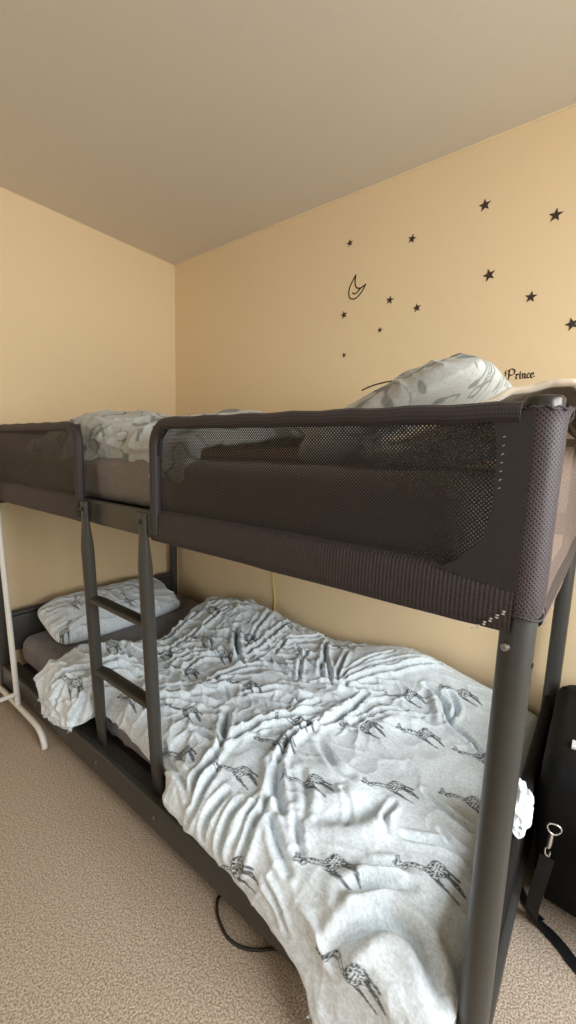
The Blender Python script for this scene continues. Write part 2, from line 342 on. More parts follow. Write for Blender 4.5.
FOLDS = [
    ('c', 0.012, 0.022, [(0.894, 0.286), (0.961, 0.358), (1.027, 0.413), (1.088, 0.458)]),
    ('c', 0.01, 0.016, [(0.981, 0.774), (1.03, 0.704), (1.088, 0.644), (1.086, 0.566), (1.106, 0.491), (1.167, 0.423), (1.266, 0.401)]),
    ('c', 0.012, 0.02, [(1.37, 0.812), (1.321, 0.761), (1.263, 0.696)]),
    ('c', 0.011, 0.018, [(1.37, 0.812), (1.376, 0.749), (1.391, 0.681), (1.425, 0.614), (1.472, 0.546), (1.524, 0.481)]),
    ('c', 0.011, 0.018, [(1.37, 0.812), (1.393, 0.882), (1.408, 0.944), (1.431, 0.982)]),
    ('c', 0.01, 0.014, [(1.37, 0.812), (1.301, 0.817), (1.239, 0.824)]),
    ('r', 0.02, 0.016, [(1.53, 0.734), (1.515, 0.669), (1.518, 0.606), (1.539, 0.503), (1.55, 0.378)]),
    ('c', 0.01, 0.018, [(1.533, 0.754), (1.515, 0.691), (1.513, 0.629), (1.533, 0.539)]),
    ('c', 0.012, 0.02, [(1.524, 0.756), (1.576, 0.824), (1.617, 0.864), (1.643, 0.884)]),
    ('c', 0.011, 0.016, [(1.518, 0.779), (1.588, 0.864), (1.611, 0.947), (1.62, 0.992), (1.614, 1.034)]),
    ('c', 0.01, 0.014, [(1.498, 0.924), (1.498, 0.992), (1.495, 1.027)]),
    ('c', 0.01, 0.014, [(1.425, 0.892), (1.452, 0.974), (1.443, 1.027)]),
    ('c', 0.01, 0.013, [(1.545, 0.919), (1.556, 0.997), (1.559, 1.05)]),
    ('c', 0.009, 0.011, [(1.576, 0.894), (1.594, 0.967), (1.594, 1.007)]),
    ('c', 0.01, 0.014, [(1.62, 0.902), (1.675, 0.942), (1.728, 0.972)]),
    ('c', 0.01, 0.01, [(1.664, 0.867), (1.713, 0.914), (1.733, 0.927)]),
    ('c', 0.009, 0.014, [(1.411, 0.351), (1.504, 0.323), (1.606, 0.266)]),
    ('c', 0.011, 0.02, [(1.574, 0.321), (1.576, 0.433), (1.571, 0.501), (1.545, 0.561)]),
    ('c', 0.01, 0.016, [(1.475, 0.338), (1.53, 0.23), (1.617, 0.15), (1.728, 0.03)]),
    ('c', 0.008, 0.012, [(1.466, 0.286), (1.515, 0.178), (1.597, 0.105), (1.675, 0.035)]),
    ('c', 0.008, 0.012, [(1.446, 0.313), (1.454, 0.22), (1.492, 0.13), (1.547, 0.053)]),
    ('c', 0.009, 0.013, [(1.446, 0.313), (1.411, 0.243), (1.376, 0.12)]),
    ('c', 0.009, 0.013, [(1.434, 0.338), (1.356, 0.243), (1.274, 0.13)]),
    ('c', 0.008, 0.012, [(1.457, 0.321), (1.376, 0.301), (1.274, 0.271), (1.167, 0.193)]),
    ('c', 0.01, 0.016, [(1.722, 0.173), (1.797, 0.2), (1.852, 0.281), (1.922, 0.321)]),
    ('r', 0.018, 0.018, [(1.745, 0.19), (1.783, 0.238), (1.818, 0.298)]),
    ('c', 0.01, 0.015, [(1.861, 0.276), (1.919, 0.311), (1.972, 0.346)]),
    ('c', 0.009, 0.013, [(1.8, 0.148), (1.844, 0.195), (1.841, 0.281)]),
    ('c', 0.01, 0.014, [(1.62, 0.483), (1.661, 0.378), (1.762, 0.311)]),
    ('r', 0.045, 0.016, [(1.667, 0.463), (1.725, 0.376), (1.806, 0.341)]),
    ('c', 0.03, 0.016, [(1.722, 0.822), (1.765, 0.797), (1.786, 0.754), (1.797, 0.701)]),
    ('c', 0.009, 0.008, [(1.879, 0.596), (1.957, 0.624), (2.006, 0.621)]),
    ('c', 0.009, 0.008, [(1.89, 0.749), (1.972, 0.711), (2.027, 0.704)]),
    ('c', 0.012, 0.01, [(1.867, 0.869), (1.896, 0.837), (1.916, 0.822)]),
    ('c', 0.014, 0.012, [(1.87, 0.929), (1.905, 0.874), (1.942, 0.844)]),
    ('r', 0.018, 0.01, [(1.826, 0.957), (1.861, 0.899), (1.911, 0.844)]),
    ('c', 0.01, 0.014, [(0.699, 0.546), (0.644, 0.368), (0.682, 0.175)]),
    ('c', 0.009, 0.014, [(0.792, 0.571), (0.751, 0.408), (0.766, 0.213)]),
    ('c', 0.011, 0.018, [(1.051, 0.396), (1.054, 0.243), (0.987, 0.008)]),
    ('c', 0.009, 0.013, [(1.004, 0.321), (0.952, 0.178), (0.868, 0.008)]),
    ('c', 0.01, 0.014, [(0.879, 0.416), (0.99, 0.426), (1.112, 0.458)]),
    ('c', 0.009, 0.013, [(1.144, 0.308), (1.123, 0.178), (1.196, 0.003)]),
    ('c', 0.008, 0.012, [(1.147, 0.391), (1.251, 0.376), (1.335, 0.391)]),
    ('c', 0.01, 0.015, [(1.248, 0.068), (1.318, 0.213), (1.382, 0.333)]),
    ('c', 0.009, 0.012, [(1.231, 0.193), (1.277, 0.311), (1.335, 0.408)]),
    ('c', 0.01, 0.014, [(0.94, 0.624), (0.937, 0.508), (1.004, 0.458)]),
    ('c', 0.009, 0.012, [(0.868, 0.626), (0.871, 0.529), (0.934, 0.466)]),
    ('c', 0.011, 0.02, [(0.661, 0.999), (0.685, 0.942), (0.722, 0.869)]),
    ('c', 0.01, 0.018, [(0.815, 1.05), (0.83, 0.984), (0.821, 0.932)]),
    ('c', 0.008, 0.01, [(0.722, 1.06), (0.725, 0.999), (0.72, 0.967)]),
    ('c', 0.01, 0.016, [(0.725, 0.849), (0.74, 0.774), (0.795, 0.729)]),
    ('c', 0.01, 0.014, [(0.772, 0.872), (0.781, 0.792), (0.868, 0.759)]),
    ('c', 0.008, 0.012, [(0.664, 0.704), (0.731, 0.726), (0.76, 0.736)]),
    ('c', 0.01, 0.012, [(1.045, 0.797), (1.112, 0.744), (1.219, 0.704)]),
    ('r', 0.022, 0.014, [(1.086, 0.764), (1.106, 0.676), (1.152, 0.596)]),
    ('c', 0.01, 0.014, [(1.417, 0.501), (1.341, 0.488), (1.28, 0.541), (1.237, 0.606)]),
    ('c', 0.009, 0.012, [(1.46, 0.458), (1.443, 0.536), (1.423, 0.584)]),
    ('c', 0.014, 0.01, [(1.579, 0.624), (1.667, 0.681), (1.716, 0.684)]),
    ('c', 0.014, 0.008, [(1.606, 0.756), (1.669, 0.824), (1.701, 0.894)]),
    ('c', 0.012, 0.01, [(1.64, 0.311), (1.687, 0.311), (1.73, 0.313)]),
    ('c', 0.009, 0.01, [(1.237, 0.937), (1.362, 0.954), (1.42, 0.989)]),
    ('r', 0.01, 0.008, [(1.78, 1.002), (1.826, 1.014), (1.85, 1.045)]),
    ('c', 0.008, 0.008, [(1.687, 1.012), (1.728, 1.034), (1.754, 1.072)]),
    ('c', 0.009, 0.008, [(1.725, 0.741), (1.762, 0.766), (1.78, 0.819)]),
    ('c', 0.009, 0.008, [(1.832, 0.681), (1.835, 0.736), (1.855, 0.766)]),
    ('c', 0.008, 0.007, [(1.948, 0.684), (1.986, 0.696), (2.018, 0.689)]),
    ('c', 0.018, 0.022, [(1.861, 1.032), (1.873, 0.994), (1.896, 0.959), (1.922, 0.934), (1.954, 0.922), (1.992, 0.927), (2.03, 0.954)]),
    ('c', 0.014, 0.01, [(1.835, 0.944), (1.867, 0.907), (1.902, 0.877)]),
]
PRINT_AT = [(1.806, 0.907, 0), (1.974, 0.779, 0), (1.989, 0.534, 0.1), (1.818, 0.629, -0.1), (1.655, 0.764, 0), (1.489, 0.854, 0.1), (1.295, 0.894, 0.15), (1.176, 0.774, 0.1), (1.617, 1.029, -0.1), (1.913, 1.024, 0.3), (1.222, 0.541, 0), (1.036, 0.068, 0.1), (1.658, 0.473, 0), (1.698, 0.24, 0), (1.806, 0.381, 0.1), (1.847, 0.113, 0.1), (1.969, 0.351, 0.1), (1.318, 0.078, 0), (0.516, 0.837, 0.2), (0.757, 0.944, 0.3), (0.65, 0.746, 0.2), (0.987, 0.844, 0.2), (1.045, 1.019, 0.2), (0.993, 0.301, 0.3), (0.708, 0.266, 0.1), (0.975, 0.614, 0.2), (0.792, 0.596, 0.1), (1.486, 0.594, 0.1), (1.004, 0.458, 0.3), (1.501, 0.704, 0.2), (0.859, 0.428, 0.3)]
PRINT_BODY = [[(-0.076, 0.045), (-0.073, 0.038), (-0.067, 0.033), (-0.055, 0.03), (-0.047, 0.035), (-0.052, 0.04), (-0.064, 0.04), (-0.07, 0.045)], [(-0.058, 0.03), (-0.041, 0.018), (-0.02, 0.01), (-0.012, 0.005), (-0.003, 0.015), (-0.017, 0.02), (-0.032, 0.025), (-0.052, 0.033)], [(-0.02, 0.013), (-0.015, -0.005), (-0.012, -0.015), (-0.003, -0.02), (0.012, -0.02), (0.023, -0.017), (0.023, -0.005), (0.014, 0.003), (0.009, 0.01), (0.012, 0.023), (0.006, 0.023), (-0.006, 0.023), (-0.015, 0.02)]]
PRINT_LINES = [([(0.006, 0.023), (0.026, 0.023), (0.052, 0.025)], 0.0055, 0.0027), ([(0.012, 0.018), (0.035, 0.023), (0.052, 0.025)], 0.0036, 0.0018), ([(0.017, -0.007), (0.041, -0.007), (0.052, -0.002), (0.061, 0.003)], 0.0073, 0.003), ([(0.012, -0.015), (0.026, -0.017), (0.041, -0.017)], 0.003, 0.0049), ([(-0.064, 0.033), (-0.073, 0.025)], 0.0018, 0.003), ([(-0.07, 0.038), (-0.076, 0.03)], 0.0018, 0.0024), ([(0.017, -0.005), (0.035, -0.002), (0.058, 0.003)], 0.0043, 0.0018)]
HUBS = [(1.46, .62, .30, 5, .014), (1.60, .40, .28, 5.5, .014), (1.13, .32, .30, 5, .016), (.80, .55, .25, 4.5, .013)]
# ================================================================ the room
def slab(name, a, b, mat, holes=()):
    """wall slab with rectangular openings (in its two in-plane axes)"""
    mb = MB(); ax = 0 if abs(b[0] - a[0]) < .15 else 1
    o = 1 - ax
    if not holes: mb.box(a, b)
    else:
        h0, h1, z0, z1 = holes
        def bx(u0, u1, w0, w1):
            p = [0, 0, w0]; q = [0, 0, w1]; p[ax], q[ax] = a[ax], b[ax]; p[o], q[o] = u0, u1; mb.box(p, q)
        bx(a[o], h0, a[2], b[2]); bx(h1, b[o], a[2], b[2]); bx(h0, h1, a[2], z0); bx(h0, h1, z1, b[2])
    return struct(mb.build(name, mat, smooth=False))
TH = .1
struct(MB().build('floor', M['carpet'])) if False else None
mb = MB(); mb.box((-TH, RY - TH, -.1), (RX + TH, TH, 0)); struct(mb.build('floor', M['carpet'], smooth=False))
mb = MB(); mb.box((-TH, RY - TH, RZ), (RX + TH, TH, RZ + .1)); struct(mb.build('ceiling', M['ceiling'], smooth=False))
slab('wall_left', (-TH, RY, 0), (0, TH, RZ), M['wall'])
slab('wall_back', (0, 0, 0), (RX, TH, RZ), M['wall'])
slab('wall_right', (RX, RY, 0), (RX + TH, TH, RZ), M['wall'], WIN_R)
slab('wall_front', (-TH, RY - TH, 0), (RX + TH, RY, RZ), M['wall'], FILL_WIN)
def window(name, ax, pos, u0, u1, z0, z1):
    o = 1 - ax; mb = MB()
    def bx(a0, a1, w0, w1, d=.05, c=pos):
        p = [0, 0, w0]; q = [0, 0, w1]; p[ax], q[ax] = c - d / 2, c + d / 2; p[o], q[o] = a0, a1; mb.box(p, q, .004)
    t = .045
    bx(u0, u1, z0, z0 + t); bx(u0, u1, z1 - t, z1); bx(u0, u0 + t, z0, z1); bx(u1 - t, u1, z0, z1)
    mid = (u0 + u1) / 2; bx(mid - .025, mid + .025, z0, z1)
    w = mb.build(name, M['skirting'], smooth=False); struct(w)
window('window_1', 0, RX + .05, *WIN_R); window('fill_window', 1, RY - .05, *FILL_WIN)  # the second frame is an added window around the fill lamp
# moulded skirting
def skirting(name, a, b, nrm):
    prof = [(0, 0), (.016, 0), (.016, .055), (.012, .066), (.006, .072), (.004, .08), (0, .08)]
    mb = MB(); vs = []
    for p in (a, b):
        for d, z in prof: vs.append((p[0] + nrm[0] * d, p[1] + nrm[1] * d, z))
    k = len(prof); fs = [(i, (i + 1) % k, k + (i + 1) % k, k + i) for i in range(k)] + [tuple(range(k)), tuple(range(k, 2 * k))[::-1]]
    mb.add(vs, fs); return struct(mb.build(name, M['skirting'], smooth=False))
skirting('baseboard_left', (0.0, RY), (0.0, 0), (1, 0)); skirting('baseboard_back', (0.016, 0), (RX, 0), (0, -1))
skirting('baseboard_right', (RX, RY), (RX, -.016), (-1, 0)); skirting('baseboard_front', (.016, RY), (RX - .016, RY), (0, 1))
# uneven plaster bead where the ceiling meets the walls
def bead(name, a, b, r, seed):
    n = 160; pts = []; rs = []
    for i in range(n + 1):
        t = i / n; x = a[0] + (b[0] - a[0]) * t; y = a[1] + (b[1] - a[1]) * t
        k = fbm(np.array([x * 6 + y * 6.]), np.array([.5]), seed, 4)[0]
        pts.append((x, y, RZ)); rs.append(r * (.45 + 1.1 * k))
    mb = MB(); mb.tube(pts, rs, 8); return struct(mb.build(name, M['wall']))
bead('trim_1', (.01, 0, RZ), (RX, 0, RZ), .006, 3); bead('trim_2', (0, RY, RZ), (0, -.01, RZ), .003, 8)

# ================================================================ the bunk bed
YF, YB, XL, XR = -1.006, -.070, .060, 2.090
bed = thing('bunk_bed', 'charcoal metal bunk bed with plum mesh guard panels and a ladder against the cream wall', 'bunk bed', ((XL + XR) / 2, (YF + YB) / 2, 0))
PR = .0225
for (x, y) in ((XR, YF), (XL, YF), (XL, YB), (XR, YB)):
    mb = MB(); mb.tube([(x, y, z) for z in (0, .3, .6, .9, 1.215)], PR, 28); po = mb.build('post', M['metal'], bed)
    mb = MB(); mb.tube([(x, y, 1.211), (x, y, 1.222), (x, y, 1.2255), (x, y, 1.227)], [PR * 1.03, PR * 1.03, PR * .9, PR * .6], 28)
    c = mb.build('cap', M['metal_cap'], bed); c.parent = po; c.location = (0, 0, 0)
def part(mb, name, mat, par=None, **k):
    o = mb.build(name, mat, bed, **k)
    if par is not None: o.parent = par; o.location = (0, 0, 0)
    return o
# long rails of the upper bunk and of the lower bunk, with the folded inner ledge
for (y, s) in ((YF, 1), (YB, -1)):
    mb = MB(); mb.box((XL + .02, y - .013, .915), (XR - .02, y + .013, .985), .006); part(mb, 'upper_side_rail', M['metal'])
    mb = MB(); mb.box((XL + .02, y - .018, .060), (XR - .02, y + .008, .148), .006)
    mb.box((XL + .02, min(y, y + s * .05), .128), (XR - .02, max(y, y + s * .05), .137), .002)
    lr = part(mb, 'lower_side_rail', M['metal'])
    if s > 0:
        for x in (.929, 1.255, .45, 1.75):
            m2 = MB(); m2.tube([(x, y - .0175, .108), (x, y - .0215, .108), (x, y - .0225, .108)], [.0062, .0062, .004], 6, frame=(0, 0, 1)); part(m2, 'bolt', M['screw'], lr)
# end rails
for x in (XL, XR):
    mb = MB(); mb.tube([(x, YF + .01, .90), (x, YB - .01, .90)], .014, 18); part(mb, 'upper_end_rail', M['metal'])
    mb = MB(); mb.tube([(x, YF + .01, .085), (x, YB - .01, .085)], .0165, 18); part(mb, 'lower_end_rail', M['metal'])
# slat bases (wire deck on cross bars)
for z, nm in ((.955, 'upper_bed_base'), (.118, 'lower_bed_base')):
    mb = MB()
    for k in range(9):
        x = XL + .16 + k * (XR - XL - .32) / 8; mb.box((x - .018, YF + .01, z - .008), (x + .018, YB - .01, z + .008), .003)
    mb.box((XL + .05, YF + .03, z + .008), (XR - .05, YB - .03, z + .013)); part(mb, nm, M['reinforce'])
# end boards of the lower bunk: cloth stretched over a tube loop
for x in (XL, XR):
    t = .016; top = .38
    mb = MB(); r = .05
    pts = [(x, YF + .012, .30), (x, YF + .012, top - .01)]; mb = MB()
    mb.tube([(x, YF + .015, top - .012), (x, YB - .015, top - .012)], .0155, 18); mb.tube([(x, YF + .015, .20), (x, YB - .015, .20)], .008, 12)
    mb.box((x - .006, YF + .018, .19), (x + .006, YB - .018, top - .01), .003)
    part(mb, 'headboard' if x == XL else 'footboard', M['shaded_cloth'] if x == XR else M['metal'])

# ---- guard panels
GT = 1.2186; GB = .9140; GY = -1.030
def sheet(P, uv, name, mat, par=bed, **k):
    o = grid_mesh(name, P, mat, bed, uv, **k)
    if par is not bed: o.parent = par; o.location = (0, 0, 0)
    return o
def rect_sheet(x0, x1, z0, z1, y, nx, nz, sag=0.0, seed=1):
    X, Z = np.meshgrid(np.linspace(x0, x1, nx), np.linspace(z0, z1, nz), indexing='ij')
    a = (X - x0) / (x1 - x0); b = (Z - z0) / (z1 - z0)
    Y = y + sag * np.sin(PI * a) ** .6 * np.sin(PI * b) + .003 * (fbm(X * 7, Z * 9, seed) - .5)
    return np.stack([X, Y, Z], -1), np.stack([X, Z], -1)
def guard(x0, x1, left_round, right_round):
    """front guard: net between a padded top roll, rounded side rolls and a deep ribbed bottom band"""
    P, uv = rect_sheet(x0 + .01, x1 - .01, GB + .045, GT - .008, GY + .008, 90, 24, .010, 3)
    g = sheet(P, uv, 'guard_panel', M['net'])
    rr = .055; mb = MB()
    path = []
    r = .014
    if left_round: path += [(x0 + r, GY, GB + .02), (x0 + r, GY, GB + .15), (x0 + r, GY, GT - r - rr)] + [(x0 + r + rr * (1 - math.cos(a)), GY, GT - r - rr + rr * math.sin(a)) for a in np.linspace(.2, PI / 2, 7)]
    else: path += [(x0 + r, GY, GT - r)]
    n0 = len(path); k = 24
    xe = x1 - r - (rr if right_round else 0); xs = path[-1][0]
    path += [(xs + (xe - xs) * i / k, GY, GT - r + .0012 * math.sin(i * 1.7)) for i in range(1, k + 1)]
    if right_round: path += [(x1 - r - rr + rr * math.sin(a), GY, GT - r - rr + rr * math.cos(a)) for a in np.linspace(.2, PI / 2, 7)] + [(x1 - r, GY, GB + .15), (x1 - r, GY, GB + .02)]
    mb.tube(path, r, 18, frame=(0, 1, 0)); rl = part(mb, 'edge_binding', M['hem'], g)
    # bottom band wraps the steel rail
    n = 80; sec = [(GY + .020, GB + .083), (GY + .004, GB + .080), (GY - .004, GB + .072), (GY - .006, GB + .05), (GY - .006, GB + .02), (GY - .004, GB + .004), (GY + .004, GB), (GY + .030, GB), (GY + .046, GB + .002)]
    xs_ = np.linspace(x0, x1, n); Pb = np.zeros((n, len(sec), 3)); ub = np.zeros((n, len(sec), 2)); acc = 0
    for j, (yy, zz) in enumerate(sec):
        if j: acc += math.dist(sec[j], sec[j - 1])
        w = .0022 * (fbm(xs_ * 9, np.full(n, j * .35), 5) - .5)
        Pb[:, j] = np.stack([xs_, yy + w, zz + w], -1); ub[:, j] = np.stack([xs_, np.full(n, acc)], -1)
    sheet(Pb, ub, 'bottom_band', M['hem'], g)
    return g
guard(XL - .02, .915, False, True)
g = guard(1.275, XR - .006, True, False)
# reinforcement cloth in the corners of the right guard, next to the post
def poly_plate(pts, y0, y1, name, mat, par):
    mb = MB(); n = len(pts); mb.add([(x, y0, z) for x, z in pts] + [(x, y1, z) for x, z in pts], [tuple(range(n)), tuple(range(n, 2 * n))[::-1]] + [(i, (i + 1) % n, n + (i + 1) % n, n + i)[::-1] for i in range(n)])
    return part(mb, name, mat, par, smooth=False)
poly_plate([(2.012, GT - .012), (2.04, GT - .028), (2.047, GT - .06), (2.048, GB + .17), (2.040, GB + .125), (2.012, GB + .092), (1.985, GB + .074), (2.085, GB + .06), (2.085, GT - .012)], GY - .006, GY + .004, 'corner_reinforcement', M['reinforce'], g)
poly_plate([(1.285, GT - .02), (1.36, GT - .02), (1.335, GT - .03), (1.315, GT - .05), (1.31, GT - .09), (1.285, GT - .09)], GY - .003, GY + .005, 'corner_reinforcement', M['reinforce'], g)
for (x, z, a) in [(2.054, GT - .045 - k * .011, .2 * (k % 3)) for k in range(7)]:
    mb = MB(); mb.tube([(x - .0014, GY - .0065, z - .001 * a), (x + .0014, GY - .0068, z + .001)], .0006, 6); part(mb, 'stitch', M['stitch'], g)
# sleeve round the right front post
def sleeve(cx, cy, r, z0, z1, a0, a1, name, mat, par=bed):
    A, Z = np.meshgrid(np.linspace(a0, a1, 40), np.linspace(z0, z1, 30), indexing='ij')
    rr = r + .0015 * (fbm(A * 3, Z * 20, 4) - .5)
    t = (Z - z0) / (z1 - z0); rr = rr + .004 * np.exp(-((t - 1) / .03) ** 2) - .002 * np.exp(-(t / .04) ** 2)
    Zb = Z + .004 * np.sin(A * 2 + 1) * (t < .05)
    P = np.stack([cx + rr * np.cos(A), cy + rr * np.sin(A), Zb], -1); uv = np.stack([A * r, Z], -1)
    return sheet(P, uv, name, mat, par)
SB = .940
sl = sleeve(XR, YF, PR + .0055, SB, GT - .010, -PI * 1.02, PI * .55, 'post_sleeve', M['sleeve'])
mb = MB(); ring = [(XR + (PR + .008 + .0012 * math.sin(a * 9)) * math.cos(a), YF + (PR + .008 + .0012 * math.sin(a * 9)) * math.sin(a), GT - .010 + .0016 * math.sin(a * 13)) for a in np.linspace(-PI * 1.02, PI * .55, 70)]
mb.tube(ring, .0022, 8); part(mb, 'sleeve_hem', M['hem'], sl)
ring = [(XR + (PR + .0045) * math.cos(a), YF + (PR + .0045) * math.sin(a), SB + .002 * math.sin(a * 3)) for a in np.linspace(-PI * .6, PI * .5, 40)]
mb = MB(); mb.tube(ring, .0018, 8); part(mb, 'sleeve_hem', M['hem'], sl)
mb = MB()
for k in range(11):                                            # zigzag lacing between band and post
    t = k / 10; x = 2.040 + .036 * t; z = GB - .002 + .034 * t
    mb.sphere((x + (.002 if k % 2 else -.001), GY - .008, z), .0014, (1.6, .6, .9))
part(mb, 'lacing', M['stitch'], g)
mb = MB(); mb.tube([(XR - .009, YF - .020, .895), (XR - .0105, YF - .0262, .895), (XR - .011, YF - .028, .895)], [.0056, .0052, .003], 16, frame=(0, 0, 1)); part(mb, 'post_screw', M['screw'])
mb = MB(); mb.tube([(XR + .0215, YF - .004, .872), (XR + .0235, YF - .004, .872)], .0035, 12, frame=(0, 0, 1)); part(mb, 'post_screw', M['metal_cap'])
# end guards (both ends) and back guards
for x, s in ((XR, 1), (XL, -1)):
    Y, Z = np.meshgrid(np.linspace(YF + .005, YB, 60), np.linspace(GB + .01, GT - .008, 26), indexing='ij')
    a = (Y - YF) / (YB - YF); b = (Z - GB) / (GT - GB)
    X = x + s * (.024 + .006 * np.exp(-(b / .12) ** 2)) - s * .016 * np.sin(PI * np.clip(a, 0, 1)) ** .5 * np.clip(np.sin(PI * b), 0, 1) + .004 * (fbm(Y * 8, Z * 14, 9) - .5)
    eg = sheet(np.stack([X, Y, Z], -1), np.stack([Y, Z], -1), 'end_guard', M['endnet'])
    mb = MB(); mb.tube([(x + s * .018, YF + .03, GT - .012), (x + s * .020, (YF + YB) / 2, GT - .018), (x + s * .018, YB, GT - .012)], .0125, 16); part(mb, 'edge_binding', M['hem'], eg)
    mb = MB(); mb.tube([(x + s * .016, YF + .03, GB + .02), (x + s * .018, (YF + YB) / 2, GB + .014), (x + s * .016, YB, GB + .02)], .014, 16, squash=[(1.5, .8)] * 3); part(mb, 'edge_binding', M['hem'], eg)
P, uv = rect_sheet(XL, XR, GB + .02, GT - .01, YB + .026, 60, 12, -.004, 5)
bg = sheet(P, uv, 'back_guard', M['net_open'])
mb = MB(); mb.tube([(XL, YB + .026, GT - .014), (XR, YB + .026, GT - .014)], .012, 16); part(mb, 'edge_binding', M['hem'], bg)
mb = MB(); mb.tube([(XL, YB + .022, GB + .03), (XR, YB + .022, GB + .03)], .014, 16, squash=[(2, .8)] * 2); part(mb, 'edge_binding', M['hem'], bg)

# ---- ladder
def stile(x0, x1, w=.0185):
    zt = [.985, .972, .955, .925, .885, .84, .8, .6, .4, .25, .20, .165, .135]
    mb = MB(); pts = []; sq = []
    for z in zt:
        t = (.985 - z) / .85; y = -1.043 + .060 * t
        pts.append((x0 + (x1 - x0) * t, y, z))
        fl = 1 if z > .93 else (max(0, (z - .85) / .08) if z > .85 else 0)      # flattened top
        fb = max(0, (.27 - z) / .12); fb = min(fb, 1)                              # flared foot
        sq.append((1 + .10 * fl * -1 + .55 * fb, 1 - .55 * fl - .6 * fb))
    # section axis a along x, b along y
    mb.tube(pts, w, 24, squash=sq, frame=(1, 0, 0)); return mb
ladder = MB()
s1 = stile(.950, .892); s2 = stile(1.250, 1.214)
la = part(s1, 'ladder_stile', M['metal']); lb = part(s2, 'ladder_stile', M['metal'])
for s_, x in ((la, .950), (lb, 1.250)):
    mb = MB(); mb.tube([(x, -1.051, .962), (x, -1.0545, .962), (x, -1.0555, .962)], [.006, .006, .004], 12, frame=(0, 0, 1)); part(mb, 'screw', M['metal_cap'], s_)
for z in (.675, .425, .19):
    t = (.985 - z) / .85; xa = .950 - .058 * t; xb = 1.250 - .036 * t; y = -1.043 + .060 * t
    if z < .2: continue
    mb = MB(); pts = [(xa + .008, y + .004, z), (xa + .03, y + .006, z), (xb - .03, y + .006, z), (xb - .008, y + .004, z)]
    mb.tube(pts, .0135, 20, squash=[(.8, 1.3), (.62, 1.75), (.62, 1.75), (.8, 1.3)], frame=(0, 0, 1)); part(mb, 'ladder_rung', M['metal'])

# ================================================================ mattresses
def mattress(name, x0, x1, y0, y1, z0, z1, r, mat, seed, amp=.004):
    """closed rounded slab made of one wrapped strip plus ends, with pulled creases in the sheet"""
    n = 220; prof = []
    cr = [(y0, z0), (y0, z1), (y1, z1), (y1, z0)]
    k = 10
    def arc(cy, cz, a0, a1): return [(cy + r * math.cos(a), cz + r * math.sin(a)) for a in np.linspace(a0, a1, k)]
    prof += arc(y0 + r, z0 + r, -PI / 2, -PI) ; prof += [(y0, z0 + r + (z1 - z0 - 2 * r) * t) for t in np.linspace(.05, .95, 12)]
    prof += arc(y0 + r, z1 - r, PI, PI / 2); prof += [(y0 + r + (y1 - y0 - 2 * r) * t, z1) for t in np.linspace(.01, .99, 90)]
    prof += arc(y1 - r, z1 - r, PI / 2, 0); prof += arc(y1 - r, z0 + r, 0, -PI / 2)
    prof = np.array(prof); s = np.r_[0, np.cumsum(np.hypot(*(prof[1:] - prof[:-1]).T))]
    cy, cz = (y0 + y1) / 2, (z0 + z1) / 2
    xs = []; sc = []
    for t in np.linspace(0, 1, 9): xs.append(x0 + r * (1 - math.cos(t * PI / 2)) ** 1.0 if False else x0 + r - r * math.cos(t * PI / 2)); sc.append(r - r * math.sin(t * PI / 2))
    L_ = list(np.linspace(x0 + r, x1 - r, n)[1:-1]); xs += L_; sc += [0] * len(L_)
    for t in np.linspace(1, 0, 9): xs.append(x1 - r + r * math.cos(t * PI / 2)); sc.append(r - r * math.sin(t * PI / 2))
    xs = np.array(xs); sc = np.array(sc)
    d = prof - np.array([cy, cz]); P = np.zeros((len(xs), len(prof), 3))
    for i, (x, q) in enumerate(zip(xs, sc)):
        yy = prof[:, 0] - np.sign(d[:, 0]) * np.minimum(q, np.abs(d[:, 0])); zz = prof[:, 1] - np.sign(d[:, 1]) * np.minimum(q, np.abs(d[:, 1]))
        P[i, :, 0] = x; P[i, :, 1] = yy; P[i, :, 2] = zz
    Xg = np.broadcast_to(xs[:, None], P.shape[:2]); Sg = np.broadcast_to(s[None, :], P.shape[:2])
    w = ridge(Xg * 11 + 2 * fbm(Xg * 5, Sg * 5, seed), Sg * 3.2, seed + 1, 3) * .6 + fbm(Xg * 14, Sg * 9, seed + 2) * .8
    nn = P - np.stack([Xg, np.clip(P[..., 1], y0 + .06, y1 - .06), np.clip(P[..., 2], z0 + .05, z1 - .05)], -1); nn /= np.maximum(np.linalg.norm(nn, axis=-1, keepdims=True), 1e-6)
    P = P + nn * (amp * (w - .5))[..., None]
    # close the ends and the underside
    c0 = P[0].mean(0); c1 = P[-1].mean(0)
    P = np.concatenate([np.broadcast_to(c0, (1, *P.shape[1:])), P, np.broadcast_to(c1, (1, *P.shape[1:]))], 0)
    P = np.concatenate([P, P[:, :1]], 1)
    return grid_mesh(name, P, mat, None, None, flip=True)
o = mattress('mattress', .085, 2.000, -.968, -.095, .975, 1.115, .035, M['sheet_top'], 21, .010)
tag(o, 'upper bunk mattress in a taupe fitted sheet showing in the guard gap', 'mattress')
o = mattress('mattress', .085, 2.052, -.952, -.095, .130, .268, .045, M['sheet'], 31, .010)
tag(o, 'lower bunk mattress in a dark grey jersey fitted sheet near the carpet', 'mattress')

